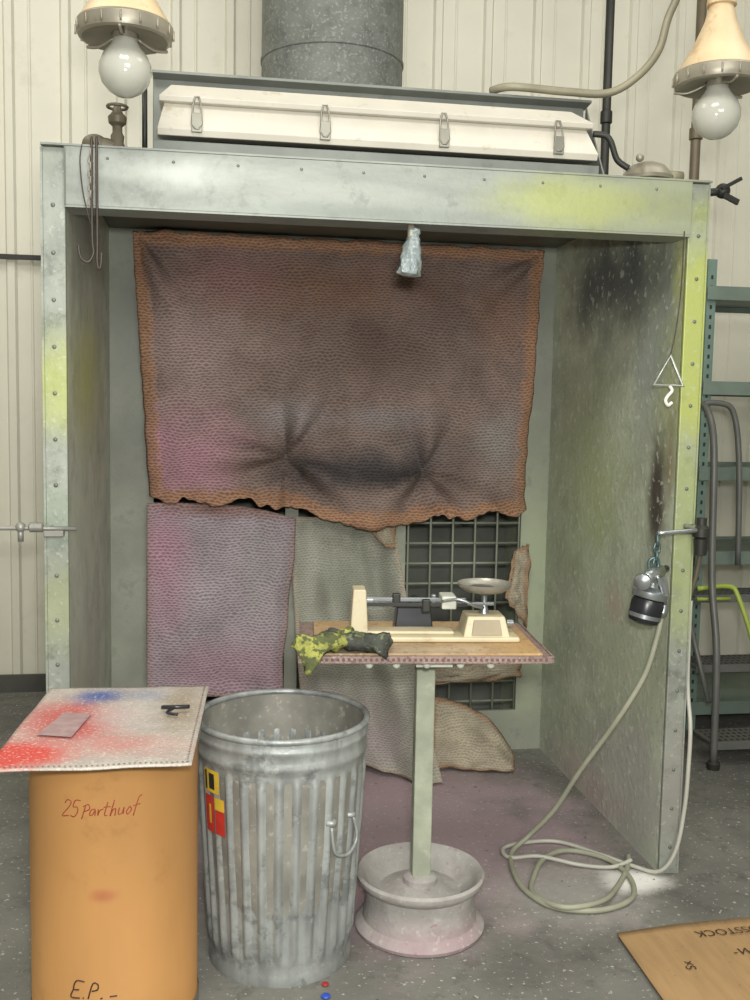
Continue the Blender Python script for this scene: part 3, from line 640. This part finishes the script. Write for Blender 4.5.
tube('scrap_tail',[(.42,-.49,.816),(.40,-.52,.812),(.43,-.535,.81)],.004,m_blk,Sh,8,4)

# ------------------------------------------------------------ cardboard
m_card=mat('corrugated_cardboard',"#a8885e",.85,0,.08,6,stretch=(6,1,1),speck=[("#80623e",50,.64,.4)])
Cb=top('flattened_cardboard_box',(2.15,-.6,0))
def crd(u,v): return Vector((1.80+.85*u-.02*v,-.415+.05*u-.62*v,.012+.006*math.sin(u*6)+.012*u*(v<.02)))
cloth('cardboard_panel',crd,20,20,m_card,Cb,.005)
m_cink=mat('card_ink',"#3f2c1c",.8)
def cw(x0,y0,rot=0):
    return lambda x,y:(x0+x*math.cos(rot)-y*math.sin(rot),y0+x*math.sin(rot)+y*math.cos(rot),.026)
text_mesh('card_print','EROSSTOCK',.05,m_cink,Cb,cw(2.32,-.44,math.pi+.05))
text_mesh('card_writing','Sx',.05,m_cink,Cb,lambda x,y:(1.95-y*.9,-.66+x,.026))
text_mesh('card_code','-W~l',.05,m_cink,Cb,lambda x,y:(2.10+x+y*.3,-.60+y,.026))

m_wh=mat('scrap_white',"#d6d2c2",.7)
Db=top('paper_scraps',(-.02,-.6,0))
for i in range(5): 
    a=random.random()*3; x=-.08+random.random()*.05;y=-.70+random.random()*.14
    tube(f'scrap_{i}',[(x,y,.008),(x+.03*math.cos(a),y+.04*math.sin(a),.01),(x+.04*math.cos(a+.4),y+.06*math.sin(a+.4),.007)],.007,m_wh,Db,6,3)
parts=[]
for i in range(120):
    x=.9+random.random()*1.9; y=-.95+random.random()*.9
    if (x-1.19)**2+(y+.255)**2<.06: continue
    s=.002+.004*random.random()**2; a=random.random()*6
    parts.append(([(x+s*math.cos(a+q),y+s*math.sin(a+q)*.8,.002+ (0 if k<5 else .002)) for k,q in enumerate([0,1.2,2.5,3.8,5]+[0,1.2,2.5,3.8,5])],[(5,6,7,8,9)]+[(k,(k+1)%5,5+(k+1)%5,5+k) for k in range(5)]))
V,F=merge(parts); add('scattered_paint_chips',V,F,mat('paint_chips',"#a9a59b",.8,0,.4,200))
Pd=top('paint_drips',(.84,-.6,0))
ball('paint_spot_blue',(.845,-.62,.006),.014,mat('blue_paint',"#2c4fae",.4),Pd,(1,1,.4))
ball('paint_spot_red',(.85,-.56,.006),.011,mat('red_paint',"#a82c2c",.4),Pd,(1,1,.4))

# ------------------------------------------------------------ rack + ladder right
m_rack=mat('rack_grey_green',"#6c7a70",.5,.1,.1,8)
m_rackd=mat('rack_post_green',"#6a7f75",.5,.1,.1,8)
Rk=top('storage_rack',(3.4,1.9,0))
for i,(x,y) in enumerate(((3.03,1.55),(3.03,2.15),(4.2,1.55),(4.2,2.15))):
    box(f'post_{i}',x-.025,x+.025,y-.002,y+.002,0,2.45,m_rackd,Rk); box(f'post_side_{i}',x-.025,x-.021,y,y+.045,0,2.45,m_rackd,Rk)
    V,F=merge([([(x-.006,y-.003,.1+.05*k),(x+.006,y-.003,.1+.05*k),(x+.006,y-.003,.12+.05*k),(x-.006,y-.003,.12+.05*k)],[(0,1,2,3)]) for k in range(46)])
    add(f'slots_{i}',V,F,m_dark,Rk)
for i,z in enumerate((.12,.92,1.36,1.80,2.28)):
    box(f'shelf_{i}',3.0,4.23,1.53,2.17,z,z+.012,m_rack,Rk); box(f'shelf_lip_{i}',3.0,4.23,1.525,1.533,z-.035,z+.035,m_rack,Rk,.002); box(f'shelf_lip_back_{i}',3.0,4.23,2.167,2.175,z-.03,z+.03,m_rack,Rk)
for i in range(4):
    z0=(.12,.92,1.36,1.8)[i]; z1=(.92,1.36,1.8,2.28)[i]
    tube(f'brace_{i}',[(3.01,1.56,z0),(3.01,2.15,z1)],.007,m_rackd,Rk,6)
m_lad=mat('ladder_grey',"#656662",.45,.2,.1,8); m_lime=mat('ladder_lime',"#95a546",.45)
Ld=top('rolling_ladder',(3.2,1.3,0))
def rail(n,x):
    tube(n,[(x,1.42,.02),(x,1.42,.85),(x,1.42,1.6),(x,1.38,1.70),(x,1.30,1.72),(x,1.2,1.68),(x,1.12,1.5),(x,1.08,.9),(x,1.0,.55),(x,.98,.02)],.017,m_lad,Ld,10,5)
rail('rail_left',2.86); rail('rail_right',3.38)
tube('hand_rail',[(2.86,1.42,1.55),(2.92,1.42,1.70),(3.05,1.42,1.72),(3.12,1.42,1.66),(3.16,1.42,1.4),(3.18,1.42,.9)],.015,m_lad,Ld,10,5)
for i,(y0,z) in enumerate(((1.0,.12),(1.2,.44),(1.24,.78))):
    box(f'step_{i}',2.86,3.38,y0,y0+.2,z-.012,z,m_lad,Ld,.003); box(f'step_lip_{i}',2.86,3.38,y0-.008,y0,z-.035,z+.004,m_lad,Ld,.002)
    V,F=merge([([(2.88+.03*k,y0+.02+.045*j,z+.001),(2.895+.03*k,y0+.02+.045*j,z+.001),(2.895+.03*k,y0+.045+.045*j,z+.001),(2.88+.03*k,y0+.045+.045*j,z+.001)],[(0,1,2,3)]) for k in range(16) for j in range(4)])
    add(f'step_tread_{i}',V,F,m_dark,Ld)
tube('lime_guard',[(2.80,1.1,.84),(2.96,1.1,.85),(3.0,1.08,.80),(3.05,1.02,.6),(3.1,1.0,.35)],.012,m_lime,Ld,10,4)
tube('lime_guard_low',[(2.80,1.1,.79),(2.97,1.1,.79)],.009,m_lime,Ld,8)
tube('diag_brace',[(2.86,1.42,.85),(2.86,1.05,.3)],.013,m_lad,Ld,8); tube('diag_brace_right',[(3.38,1.42,.85),(3.38,1.05,.3)],.013,m_lad,Ld,8)
for i,(x,y) in enumerate(((2.86,.98),(3.38,.98),(2.86,1.42),(3.38,1.42))): lathe(f'foot_{i}',[(.03,0),(.032,.03),(.02,.04)],(x,y,0),m_dark,Ld,14)

# ------------------------------------------------------------ lights / world
def area(name,loc,tgt,sx,sy,e,c=(1,.98,.92)):
    l=bpy.data.lights.new(name,'AREA'); l.shape='RECTANGLE'; l.size=sx; l.size_y=sy; l.energy=e; l.color=c
    o=bpy.data.objects.new(name,l); o.location=loc; o.rotation_euler=(Vector(tgt)-Vector(loc)).to_track_quat('-Z','Y').to_euler(); col.objects.link(o)
area('high_bay_light_a',(.3,-2.6,4.7),(1.1,.8,.8),1.8,1.0,85)
area('front_fill',(1.6,-5.2,3.0),(1.1,1.2,1.2),2.0,1.2,105)  # added fill behind the camera, brightens the booth interior
area('back_fill_b',(3.4,-.6,5.1),(3.2,1.5,0),1.6,1.6,32)  # unseen fill, added to brighten the rear right of the room
area('back_fill_c',(-1.6,.2,5.1),(-1,1.8,1),1.6,1.6,44)  # added fill that lifts the left part of the back wall
area('back_fill_d',(1.6,-.2,5.2),(1.6,2.6,3.2),1.6,.6,18)  # unseen fill added for the upper back wall
area('camera_flash',(.56,-3.36,1.83),(1.15,.8,1.3),.16,.1,75,(1,.99,.95))
w=bpy.data.worlds.new('World'); S.world=w; w.use_nodes=True
w.node_tree.nodes['Background'].inputs[0].default_value=(.95,.96,.90,1); w.node_tree.nodes['Background'].inputs[1].default_value=.42

# ------------------------------------------------------------ camera
f=Vector((.1604,.9828,-.0915)).normalized(); r=Vector((.9870,-.1594,.0183)); r=(r-f*r.dot(f)).normalized(); u=r.cross(f)
cam=bpy.data.cameras.new('Camera'); co=bpy.data.objects.new('Camera',cam); col.objects.link(co)
M=Matrix((( r.x,u.x,-f.x,.5203),(r.y,u.y,-f.y,-3.3149),(r.z,u.z,-f.z,1.6691),(0,0,0,1)))
co.matrix_world=M; cam.sensor_fit='HORIZONTAL'; cam.sensor_width=36; cam.lens=1006.6*36/750; cam.clip_start=.05
S.camera=co
